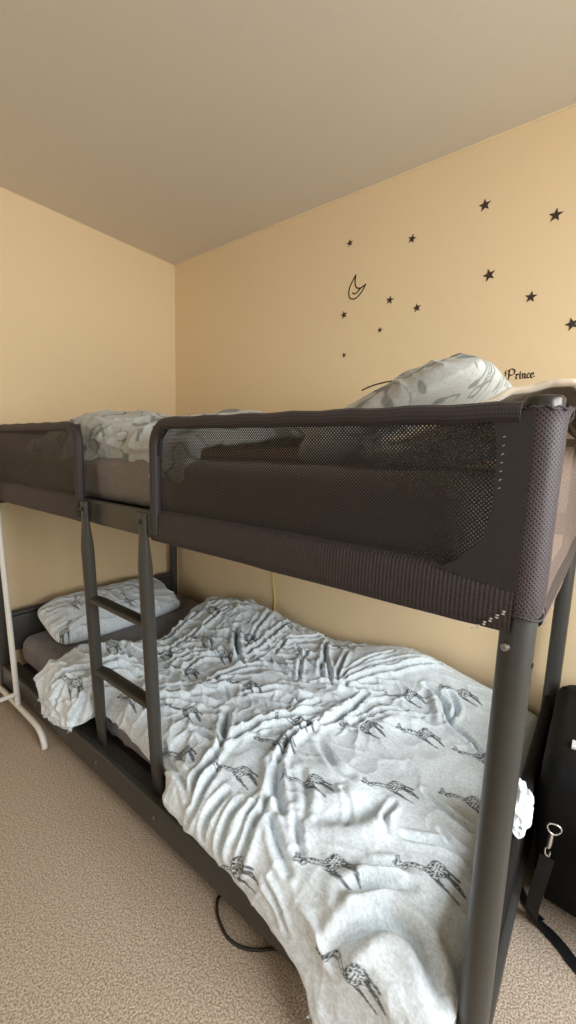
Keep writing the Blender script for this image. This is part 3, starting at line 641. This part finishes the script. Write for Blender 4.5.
# ================================================================ printing helper
def giraffe_print(X, V, spots, body=PRINT_BODY, lines=PRINT_LINES, s=1.0, w0=1.0):
    ink = np.zeros(X.shape)
    for (cx, cv, rot) in spots:
        m_ = (np.abs(X - cx) < .13 * s) & (np.abs(V - cv) < .13 * s)
        if not m_.any(): continue
        c_, s_ = math.cos(rot), math.sin(rot)
        dx = X[m_] - cx; dv = V[m_] - cv; a = (dx * c_ + dv * s_) / s; b = (-dx * s_ + dv * c_) / s
        k = np.zeros(a.shape)
        for q in body:
            ins = inpoly(a, b, q)
            edge, _ = pl_dist(a, b, q + [q[0]])
            k = np.maximum(k, np.exp(-(edge / .0013) ** 2) * .85)
            # reticulated coat: dark patches between pale lines
            gx = a * 150; gy = b * 150; f1 = np.full(a.shape, 9.); f2 = np.full(a.shape, 9.)
            ix = np.floor(gx); iy = np.floor(gy)
            for i in (-1, 0, 1):
                for j in (-1, 0, 1):
                    px = ix + i + h2(ix + i, iy + j, 5) * .8; py = iy + j + h2(ix + i, iy + j, 6) * .8
                    d = np.hypot(gx - px, gy - py); f2 = np.where(d < f1, f1, np.minimum(f2, d)); f1 = np.minimum(f1, d)
            k = np.maximum(k, ins * np.clip((f2 - f1 - .18) * 5, 0, 1) * .95)
        for pts, wa, wb in lines:
            e, t = pl_dist(a, b, pts); w = (wa + (wb - wa) * t) * .5 * w0
            on = np.clip(1.3 - e / np.maximum(w, .0012), 0, 1) > 0
            k = np.maximum(k, np.clip((w + .0012 - e) / .0012, 0, 1) * .85)
        ink[m_] = np.maximum(ink[m_], k)
    return ink

# ================================================================ lower duvet
def lower_duvet():
    nx, nv = 540, 440
    s = np.linspace(0, 1, nx)[:, None]; t = np.linspace(0, 1, nv)[None, :]
    XLv = lambda v: np.interp(v, [0, .1, .3, .5, .65, .75, .85, 1.0, 1.1, 1.25], [.50, .52, .57, .66, .65, .58, .55, .54, .56, .60])
    XRv = lambda v: np.interp(v, [0, .4, .9, 1.0, 1.2], [2.068, 2.070, 2.072, 2.066, 2.05])
    V = t * 1.30 + 0 * s
    X = XLv(V) + s * (XRv(V) - XLv(V)) + .008 * (fbm(V * 8, s * 0 + 3, 2) - .5) * np.exp(-(s / .08) ** 2)
    VM = duvet_vmax(X); V = np.minimum(V, VM + .0); Pu = duvet_base(X, t * 1.30 + 0 * s); P = duvet_base(X, V)
    H = np.zeros(X.shape)
    # broad puffs
    H += .020 * (fbm(X * 4.5, V * 5, 3, 3) - .45)
    wx = X + .05 * (fbm(X * 5, V * 5, 12) - .5); wv = V + .05 * (fbm(X * 5, V * 5, 13) - .5)
    # creases running out of the bunched places
    for (hx, hv, rad, kk, am) in HUBS:
        dx = wx - hx; dv = wv - hv; r_ = np.hypot(dx, dv); th = np.arctan2(dv, dx)
        f = ridge(th * kk / 2 + 3 + 1.2 * fbm(X * 7, V * 7, 77), np.log(r_ + .04) * 1.3 + th * .3, int(hx * 90), 2.2) - .33
        H += .8 * am * f * np.exp(-(r_ / rad) ** 2) * sst(.0, .07, r_)
    # general rumple, stronger towards the head end and the wall
    rum = .35 + .9 * sst(1.75, 1.0, X) + .5 * gz(X, V, 1.7, .25, .25, .2)
    a1 = wx * .8 + wv * .6; a2 = -wx * .6 + wv * .8
    H += rum * .0060 * (ridge(a1 * 9, a2 * 22, 41, 2.4) - .3)
    H += rum * .0050 * (ridge(wx * 24, wv * 9, 42, 2.4) - .3) * vnoise(X * 4, V * 4, 9)
    H += rum * .0010 * (ridge(a2 * 45, a1 * 18, 43, 2) - .3)
    H += rum * .0075 * (ridge((wx - .5 * wv) * 8 + 4, (wv + .5 * wx) * 15, 45, 5) - .2) + rum * .0075 * (ridge(wx * 5 + wv * 3, wv * 13 - wx * 5, 46, 5) - .2)
    # long falls over the front edge
    fall = sst(.70, .95, V) * sst(1.30, 1.42, X) * sst(1.90, 1.72, X)
    q = wx + .30 * (V - .8)
    H += fall * .0085 * (ridge(q * 13, V * 1.6, 51, 2.2) - .35) + fall * .004 * (ridge(q * 29, V * 3, 52, 2.2) - .35)
    fall2 = sst(.80, .98, V) * sst(.97, .9, X); H += fall2 * .007 * (ridge(wx * 14 + V * 3, V * 3, 53, 2.2) - .35)
    for kind, w, am, pts in FOLDS:
        pts = smooth_pl(pts, 4); pa = np.array(pts); mg = w * 7
        m_ = (X > pa[:, 0].min() - mg) & (X < pa[:, 0].max() + mg) & (V > pa[:, 1].min() - mg) & (V < pa[:, 1].max() + mg)
        if not m_.any(): continue
        w *= .78; am *= 1.35; d, tt = pl_dist(wx[m_] * .5 + X[m_] * .5, V[m_], pts)
        fade = np.clip(np.sin(np.clip(tt * .92 + .06, 0, 1) * PI), 0, 1) ** .45
        if kind == 'c': z = -am * np.exp(-(d / w) ** 2) + .55 * am * np.exp(-((d - 2.1 * w) / (1.15 * w)) ** 2)
        else: z = am * np.exp(-(d / w) ** 2)
        H[m_] += z * fade
    # soft hem roll and thickness towards the loose edges
    H -= .006 * np.exp(-(np.minimum(s, 1 - s) * 1.55 / .014) ** 2) + .012 * np.exp(-((VM - V) / .012) ** 2)
    nn = normals(Pu); nn *= np.sign((nn * np.array([0, -.6, 1.])).sum(-1, keepdims=True))
    P = P + nn * H[..., None]
    # keep clear of what the duvet lies on and beside
    ink = giraffe_print(X, V, PRINT_AT)
    d = thing('duvet', 'rumpled pale grey duvet printed with giraffes spread over the lower bunk', 'duvet', (1.3, -.55, .29))
    o = grid_mesh('duvet_cover', P, M['duvet'], d, None, attr={'ink': ink}, flip=True, keep=V < VM - 1e-6)
    md = o.modifiers.new('thick', 'SOLIDIFY'); md.thickness = .012; md.offset = -1
    # crumpled corner pushed out over the footboard
    A, B = np.meshgrid(np.linspace(0, 2 * PI, 90), np.linspace(0, PI, 50), indexing='ij')
    r_ = 1 + .35 * (ridge(A * 1.6 + 2, B * 2.2, 7, 1.5) - .4) * np.sin(B) + .12 * (fbm(np.cos(A) * 4 + 5, B * 3, 8) - .5)
    P2 = np.stack([2.088 + .026 * r_ * np.sin(B) * np.cos(A), -.69 + .060 * r_ * np.cos(B), .405 + .046 * r_ * np.sin(B) * np.sin(A)], -1)
    P2[-1] = P2[0]
    grid_mesh('gathered_corner', P2, M['duvet'], d, None, attr={'ink': np.zeros(A.shape)})
lower_duvet()

# ================================================================ pillows
def pillow(name, sx, sy, T, mtx, mat, seed, label, cat, spots, amp=.006, ps=1.0, pinch=.10):
    n = 200; half = []
    u = np.linspace(-1, 1, n); A, B = np.meshgrid(np.sin(u * PI / 2) * .5 + u * .5, np.sin(u * PI / 2) * .5 + u * .5, indexing='ij')
    cr = 1 - .13 * (np.abs(A) * np.abs(B)) ** 3; ox = A * cr * (1 - pinch * (1 - B ** 2)); oy = B * cr * (1 - pinch * (1 - A ** 2))
    th = T * ((1 - np.abs(A) ** 2.6) * (1 - np.abs(B) ** 2.6)).clip(0) ** .52
    wr = amp * (ridge(A * 4 + fbm(A * 3, B * 3, seed), B * 7, seed, 2.2) - .3) + amp * 1.4 * (fbm(A * 3, B * 3, seed + 4, 3) - .45)
    ang = np.arctan2(B, A); rad = np.hypot(A, B)
    wr += amp * 1.3 * (ridge(ang * 5, rad * 1.2, seed + 8, 2) - .35) * sst(.6, 1.1, rad)
    wr = wr * sst(0, .25, th / T)
    top = np.stack([ox * sx / 2, oy * sy / 2, th + wr], -1); bot = np.stack([ox * sx / 2, oy * sy / 2, -th * .6], -1)
    ink = giraffe_print(ox * sx / 2, oy * sy / 2, spots, s=ps)
    if ps < .7:
        xx, yy = ox * sx / 2, oy * sy / 2
        ink = np.maximum(ink, np.clip((ridge((xx + yy) * 30 + 2 * fbm(xx * 9, yy * 9, 5), (xx - yy) * 22, seed, 3) - .5) * 4, 0, 1) * .7 * (vnoise(xx * 16, yy * 16, seed + 2) > .42))
    P = np.concatenate([top, bot[:, ::-1][:, 1:]], 1); I = np.concatenate([ink, ink[:, ::-1][:, 1:]], 1)
    R_ = np.array(mtx.to_3x3()); t_ = np.array(mtx.translation)
    P = P @ R_.T + t_
    o = grid_mesh(name, P, mat, None, None, attr={'ink': I}); tag(o, label, cat); return o
def place(loc, rx=0, ry=0, rz=0):
    return Matrix.Translation(loc) @ Matrix.Rotation(math.radians(rz), 4, 'Z') @ Matrix.Rotation(math.radians(ry), 4, 'Y') @ Matrix.Rotation(math.radians(rx), 4, 'X')
pillow('pillow', .32, .70, .080, place((.235, -.560, .330), 0, 20, 0), M['duvet'], 61, 'pale grey giraffe pillow lying against the headboard of the lower bunk', 'pillow',
       [(-.08, .24, 0), (.06, .02, .4), (-.03, -.20, 0), (.10, -.30, -.3)], .009, .8, .05)
TOPSPOTS = [(-.22 + .11 * i + .03 * (j % 2), -.18 + .12 * j, 1.2 * ((i * 3 + j) % 4)) for i in range(5) for j in range(4)]
pillow('pillow', .50, .58, .090, place((1.735, -.54, 1.228), 0, -25, 3), M['duvet_top'], 71, 'printed grey pillow propped up at the right end of the upper bunk', 'pillow', TOPSPOTS, .007, .6, .05)

pillow('pillow', .28, .50, .070, place((1.815, -.54, 1.162), 0, -6, 0), M['duvet_top'], 75, 'flattened pillow under the propped printed pillow, seen through the right mesh guard', 'pillow', [], .006, .6, .05)

# ================================================================ upper duvet (left part of the upper bunk)
def upper_duvet():
    nx, nv = 300, 260
    s = np.linspace(0, 1, nx)[:, None] * np.ones((1, nv)); t = np.linspace(0, 1, nv)[None, :] * np.ones((nx, 1))
    X = .30 + s * (1.14 + .10 * np.sin(t * 5)) ; V = t * 1.0
    L0 = .80; r = .06; y = np.where(V < L0, -.10 - V, -.10 - L0)
    a = np.clip((V - L0) / r, 0, PI / 2)
    yt = -.10 - np.minimum(V, L0)
    h = 1.165 + .100 * gz(X, yt, .74, -.80, .26, .22) + .085 * gz(X, yt, 1.20, -.68, .22, .25) + .075 * gz(X, yt, .98, -.4, .3, .25) + .03 * gz(X, yt, 1.6, -.55, .2, .3)
    dr = np.maximum(V - L0 - r * PI / 2, 0)
    P = np.stack([X, y - r * np.sin(a) - .0 * dr, h - r * (1 - np.cos(a)) - dr], -1)
    wx = X + .06 * (fbm(X * 5, V * 5, 82) - .5); wv = V + .06 * (fbm(X * 5, V * 5, 83) - .5)
    H = .03 * (fbm(X * 5, V * 5, 84, 3) - .45) + .016 * (ridge((wx + wv * .8) * 9, (wx - wv) * 4, 85, 2.4) - .3) + .012 * (ridge(wx * 8 + wv * 10, wv * 16, 86, 2.4) - .3) + .003 * (ridge(wx * 30, wv * 34, 87, 2) - .3)
    e = np.minimum(np.minimum(s, 1 - s) * 1.5, (1 - t) * 1.0); H -= .02 * np.exp(-(e / .018) ** 2)
    nn = normals(P); nn *= np.sign((nn * np.array([0, -.6, 1.])).sum(-1, keepdims=True)); P = P + nn * H[..., None]
    P[..., 1] = np.maximum(P[..., 1], -1.004)
    ink = np.zeros(X.shape)
    f = ridge((X + V) * 26, (X - V) * 15, 91, 3) * (vnoise(X * 20, V * 20, 92) > .45); ink = np.clip((f - .42) * 4, 0, 1) * .75   # leafy sprigs
    o = grid_mesh('duvet', P, M['duvet_top'], None, None, attr={'ink': ink}, flip=True)
    md = o.modifiers.new('thick', 'SOLIDIFY'); md.thickness = .012; md.offset = -1
    tag(o, 'bunched grey duvet with a leafy print heaped on the upper bunk above the ladder', 'duvet')
upper_duvet()

# ================================================================ cream blanket over the right end rail
def blanket():
    nx, ny = 90, 120
    T, Y = np.meshgrid(np.linspace(0, 1, nx), np.linspace(-.955, -.30, ny), indexing='ij')
    path = np.array([(1.86, 1.165), (1.93, 1.185), (1.99, 1.205), (2.04, 1.222), (2.085, 1.232), (2.112, 1.232), (2.128, 1.218), (2.136, 1.190), (2.138, 1.150)])
    k = np.linspace(0, 1, len(path)); lift = .026 * gz(T, Y, .55, -.75, .4, .2)
    X = np.interp(T, k, path[:, 0]); Z = np.interp(T, k, path[:, 1]) + lift
    w = .010 * (ridge(Y * 16 + T * 4, T * 1.4, 101, 2) - .3) + .014 * (fbm(Y * 6, T * 3, 102, 3) - .45)
    X = X + .35 * w; Z = Z + w
    P = np.stack([X, Y + .012 * (fbm(T * 5, Y * 0, 103) - .5), Z], -1)
    o = grid_mesh('blanket', P, M['beige'], None, None, flip=False)
    md = o.modifiers.new('thick', 'SOLIDIFY'); md.thickness = .010; md.offset = 1
    tag(o, 'cream blanket draped over the end rail of the upper bunk beside the front post', 'blanket')
blanket()

# ================================================================ clothes rack
rack = thing('clothes_rack', 'white tubular metal clothes rack standing at the left front corner of the bed', 'clothes rack', (.335, -1.5, 0))
for y in (-1.052, -1.95):
    mb = MB(); mb.tube(spline([(.065, y, .004), (.075, y, .035), (.10, y, .060), (.16, y, .070), (.335, y, .072), (.50, y, .070), (.555, y, .056), (.580, y, .030), (.590, y, .004)], 6), .0105, 18, frame=(0, 1, 0)); ft = mb.build('foot_bar', M['white'], rack)
    mb = MB(); mb.tube([(.338, y, .078), (.291, y, .5), (.235, y, 1.0), (.185, y, 1.45)], .0105, 18); mb.build('upright_pole', M['white'], rack)
mb = MB(); mb.tube([(.337, -1.052, .125), (.337, -1.95, .125)], .009, 16); mb.build('cross_bar', M['white'], rack)
mb = MB(); mb.tube(spline([(.185, -1.03, 1.452), (.185, -1.052, 1.452), (.185, -1.5, 1.452), (.185, -1.95, 1.452), (.185, -2.00, 1.452)], 4), .0105, 16); mb.build('hanging_rail', M['white'], rack)

# ================================================================ wall stickers
WY = -.0012
def decal(polys, name, label, cat, group=None, mat='decal'):
    """thin vinyl: polys are lists of (x,z) outlines, extruded 1 mm off the wall"""
    mb = MB()
    for q in polys:
        n = len(q); mb.add([(x, WY, z) for x, z in q] + [(x, -.0001, z) for x, z in q], [tuple(range(n))] + [(i, n + i, n + (i + 1) % n, (i + 1) % n) for i in range(n)])
    cx = sum(v[0] for v in mb.v) / len(mb.v); cz = sum(v[2] for v in mb.v) / len(mb.v)
    o = mb.build(name, M[mat], smooth=False, loc=(cx, 0, cz)); tag(o, label, cat, group); return o
def star_poly(x, z, r, rot):
    q = []
    for k in range(10):
        a = rot + PI / 2 + k * PI / 5; rr = r * .78 if k % 2 == 0 else r * .32; q.append((x + rr * math.cos(a), z + rr * math.sin(a)))
    return [q[::-1]]
STARS = [(1.189, 2.030, .020, .2, 'small black star sticker high on the wall above the crescent moon'),
 (1.464, 1.973, .022, -.25, 'black star sticker between the moon and the topmost star'),
 (1.720, 2.012, .027, .1, 'topmost black star sticker on the back wall, near the ceiling'),
 (1.937, 1.916, .027, -.1, 'black star sticker at upper right, below and right of the topmost star'),
 (1.755, 1.779, .028, .25, 'largest black star sticker, below the topmost star'),
 (1.892, 1.681, .025, -.1, 'black star sticker between the largest star and the far right star'),
 (2.016, 1.577, .027, .3, 'black star sticker at the far right edge of the back wall display'),
 (1.177, 1.745, .022, .2, 'black star sticker just below and left of the crescent moon'),
 (1.388, 1.766, .022, -.15, 'left of the two close black star stickers right of the moon'),
 (1.503, 1.716, .022, .15, 'right of the two close black star stickers right of the moon'),
 (1.352, 1.657, .015, .0, 'tiny black star sticker centred below the two close stars'),
 (1.187, 1.577, .014, .2, 'lowest tiny black star sticker, at the left of the display')]
for x, z, r, a, lab in STARS: decal(star_poly(x, z, r, a), 'star_sticker', lab, 'wall sticker', 'star stickers on the back wall')
def stroke(pts, w0, w1=None, nib=None):
    """outline of a pen line; nib=(angle, thick, thin) gives a broad-pen look"""
    P = [(q.x, q.y) for q in spline([(a, b, 0) for a, b in pts], 6)] if len(pts) > 2 else pts; out = []
    for i in range(len(P) - 1):
        (x0, z0), (x1, z1) = P[i], P[i + 1]; dx, dz = x1 - x0, z1 - z0; l = math.hypot(dx, dz) or 1e-9
        t = i / max(len(P) - 1, 1); w = w0 + ((w1 if w1 is not None else w0) - w0) * t
        if nib:
            an, tk, tn = nib; w = tn + (tk - tn) * abs(math.sin(math.atan2(dz, dx) - an))
        nx, nz = -dz / l * w / 2, dx / l * w / 2; ex, ez = dx / l * w * .25, dz / l * w * .25
        out.append([(x0 - ex + nx, z0 - ez + nz), (x1 + ex + nx, z1 + ez + nz), (x1 + ex - nx, z1 + ez - nz), (x0 - ex - nx, z0 - ez - nz)])
    return out
def px2moon(a, b):                                     # sticker outline drawn on a small grid
    u, v = a / 576 * 35 + 340, b / 658 * 40 + 265
    return (1.2075 + (u - 351) * .0045, 1.892 - (v - 275) * .0040 + (u - 351) * .0010)
moon = stroke([px2moon(*q) for q in ((250, 165), (195, 240), (148, 330), (140, 430), (170, 510), (245, 552), (320, 530), (385, 470), (428, 400))], .0048)
moon += stroke([px2moon(*q) for q in ((250, 165), (240, 240), (248, 330), (280, 390), (340, 420), (400, 412), (428, 400))], .0048)
moon += stroke([px2moon(*q) for q in ((202, 432), (235, 465), (280, 470), (320, 440), (345, 425))], .0046)
decal(moon, 'moon_sticker', 'black outline crescent moon sticker on the back wall', 'wall sticker')
arc = stroke([(1.285, 1.421), (1.33, 1.436), (1.385, 1.446), (1.43, 1.449), (1.475, 1.447), (1.53, 1.440), (1.60, 1.425), (1.68, 1.40), (1.76, 1.36)], .0055, .0045)
decal(arc, 'arc_sticker', 'thin black curved line sticker running behind the raised pillow', 'wall sticker')
# lettering: Prince, in a broad pen hand
def word():
    out = []; nib = (.7, .0042, .0011)
    def st(x, z, h, pts, n=nib): out.extend(stroke([(x + a * h, z + b * h) for a, b in pts], .004, nib=n))
    z = 1.4215; h = .0155
    # capital with curled stem
    pn = (.7, .0042, .0012); q = .034
    st(1.851, z - .002, q, [(.02, .92), (-.03, .6), (.0, .25), (-.08, .02), (-.28, -.04)], pn)
    st(1.851, z - .002, q, [(-.12, .80), (.0, .98), (.22, 1.04), (.46, .90), (.47, .62), (.28, .44), (.06, .48)], pn)
    st(1.851, z - .002, q, [(-.22, .98), (-.36, .80), (-.30, .56), (-.42, .38)], pn)
    x = 1.872
    st(x, z, h, [(-.1, .85), (.1, .9), (.12, .1), (.25, .0)]); st(x, z, h, [(.15, .75), (.35, .95), (.5, .85)]); x += .0112
    st(x, z, h, [(-.1, .85), (.1, .9), (.12, .1), (.3, .0)]); st(x, z, h, [(.08, 1.35), (.16, 1.25)]); x += .0080
    st(x, z, h, [(-.1, .85), (.1, .9), (.1, .0)]); st(x, z, h, [(.12, .75), (.4, .95), (.55, .8), (.55, .1), (.7, .0)]); x += .0142
    st(x, z, h, [(.5, .85), (.25, .95), (.05, .6), (.08, .15), (.3, .0), (.5, .12)]); x += .0105
    st(x, z, h, [(.1, .5), (.5, .7), (.45, .95), (.2, .95), (.02, .55), (.1, .1), (.35, .0), (.6, .18), (.85, .25)])
    return out
decal(word(), 'lettering_sticker', 'small black lettering sticker reading Prince above the right end of the bed', 'wall sticker')

# ================================================================ cables
mb = MB(); mb.tube(spline([(.816, -.004, .62), (.819, -.005, .55), (.826, -.006, .47), (.838, -.005, .38), (.842, -.010, .25), (.845, -.015, .12)], 6), .0028, 10)
mb.tube(spline([(.816, -.004, .61), (.815, -.004, .80), (.816, -.004, .93)], 4), .0028, 10)
mb.build('yellow_cord', M['yellow'], loc=(.82, -.005, .4))['label'] = 'thin yellow cord hanging down the back wall below the upper bunk'; bpy.data.objects['yellow_cord']['category'] = 'cord'
mb = MB(); mb.tube(spline([(1.52, -.75, .0045), (1.49, -.90, .0045), (1.490, -.985, .0045), (1.500, -1.010, .0045), (1.527, -1.030, .0045), (1.575, -1.044, .0045), (1.621, -1.034, .0045), (1.665, -1.00, .0045), (1.74, -.92, .0045), (1.80, -.75, .0045)], 8), .0036, 12)
o = mb.build('power_cable', M['rubber'], loc=(1.55, -.9, 0)); tag(o, 'black cable looping out on the carpet from under the lower bunk', 'cable')

# ================================================================ black bag beyond the foot of the bed
bag = thing('travel_bag', 'black travel bag with shoulder strap on the carpet beyond the bed foot', 'bag', (2.33, -.33, 0))
def superbox(cx, cy, sx, sy, z0, z1, p, seed, lean=.0, amp=.012):
    A, B = np.meshgrid(np.linspace(-PI, PI, 120), np.linspace(-PI / 2, PI / 2, 70), indexing='ij')
    f = lambda w, e: np.sign(w) * np.abs(w) ** e
    x = f(np.cos(B), p) * f(np.cos(A), p); y = f(np.cos(B), p) * f(np.sin(A), p); z = f(np.sin(B), p * .9)
    w = 1 + amp * 4 * (fbm(x * 2 + 5, z * 3 + y * 2, seed, 4) - .5) + amp * 1.6 * (ridge(z * 3, (x + y) * 3, seed + 3, 2) - .3)
    X = cx + sx / 2 * x * w + lean * (z + 1); Y = cy + sy / 2 * y * w; Z = np.maximum((z0 + z1) / 2 + (z1 - z0) / 2 * z * w, z0)
    return np.stack([X, Y, Z], -1)
P = superbox(2.325, -.325, .43, .50, .002, .462, .20, 111); P[-1] = P[0]
k_ = sst(.34, .0, P[..., 2]); P[..., 1] = P[..., 1] + k_ * .09 * (P[..., 1] < -.325); P[..., 0] = P[..., 0] + .012 * k_ * (P[..., 0] < 2.32)
grid_mesh('bag_body', P, M['black'], bag)
P = superbox(2.36, -.572, .28, .06, .16, .42, .4, 115); P[-1] = P[0]
grid_mesh('front_pocket', P, M['black'], bag)
mb = MB(); mb.tube(spline([(2.15, -.30, .452), (2.22, -.32, .467), (2.33, -.32, .471), (2.44, -.32, .467), (2.51, -.32, .448)], 6), .005, 10, squash=[(.5, 1.6)] * 25); mb.build('zip', M['metal_cap'], bag)
def strap(pts, name, w=.017, mat='black_web', par=bag, up=(0, 0, 1)):
    q = spline(pts, 8); mb = MB(); mb.tube(q, w, 12, squash=[(.14, 1)] * len(q), frame=up); return mb.build(name, M[mat], par)
strap([(2.25, -.60, .38), (2.26, -.50, .48), (2.32, -.42, .52), (2.40, -.42, .52), (2.45, -.50, .48), (2.46, -.60, .38)], 'carry_handle', .012)
def ribbon(pts, wid, w, name, th=.0012):
    q = spline(pts, 8); d = spline(wid, 8); vs = []; fs = []
    for k, (p_, e) in enumerate(zip(q, d)):
        t = (q[min(k + 1, len(q) - 1)] - q[max(k - 1, 0)]).normalized(); e = (e - t * e.dot(t)).normalized(); n_ = t.cross(e)
        for a, c in ((-1, -1), (1, -1), (1, 1), (-1, 1)): vs.append(p_ + e * (w * a) + n_ * (th * c))
    for k in range(len(q) - 1):
        for a in range(4): fs.append((k * 4 + a, k * 4 + (a + 1) % 4, k * 4 + 4 + (a + 1) % 4, k * 4 + 4 + a))
    fs += [(3, 2, 1, 0), tuple(len(vs) - 4 + a for a in range(4))]
    mb = MB(); mb.add(vs, fs); return mb.build(name, M['black_web'], bag, smooth=False)
ribbon([(2.150, -.600, .251), (2.146, -.600, .215), (2.140, -.596, .160), (2.134, -.575, .080), (2.138, -.545, .025), (2.160, -.536, .006), (2.200, -.556, .005), (2.24, -.585, .005), (2.34, -.63, .006), (2.48, -.62, .010), (2.572, -.52, .05), (2.580, -.40, .25)],
       [(1, 0, 0), (1, 0, 0), (1, -.1, 0), (1, -.3, 0), (.8, -.7, 0), (.5, -1, 0), (.5, -1, 0), (.5, -1, 0), (.1, -1, 0), (-.4, -1, 0), (-.6, -.8, 0), (-.2, -1, 0)], .014, 'shoulder_strap')
strap([(2.085, -.44, .008), (2.105, -.48, .007), (2.130, -.512, .010), (2.155, -.530, .014)], 'shoulder_strap', .010)
mb = MB(); mb.box((2.165, -.48, .458), (2.200, -.45, .468), .001); mb.build('label_patch', M['label'], bag)
# snap clip
cl = MB(); c0 = Vector((2.1555, -.600, .327))
ringp = [(c0.x + .013 * math.cos(a) * (1 + .25 * math.sin(a)), c0.y + .003 * math.cos(a), c0.z + .013 * math.sin(a)) for a in np.linspace(0, 2 * PI, 25)]
cl.tube(ringp, .0020, 10); cl.tube([(2.1525, -.600, 0.3160), (2.1515, -.600, 0.3080), (2.1505, -.600, 0.2880), (2.1495, -.600, 0.2760)], [.0028, .005, .0055, .0032], 14)
cl.tube(spline([(2.1495, -.600, 0.2800), (2.144, -.600, 0.2720), (2.1455, -.600, 0.2580), (2.152, -.600, 0.2560), (2.1535, -.600, 0.2680)], 5), .0020, 8)
k = cl.build('snap_clip', M['chrome'], bag); k['label'] = 'silver metal snap clip'
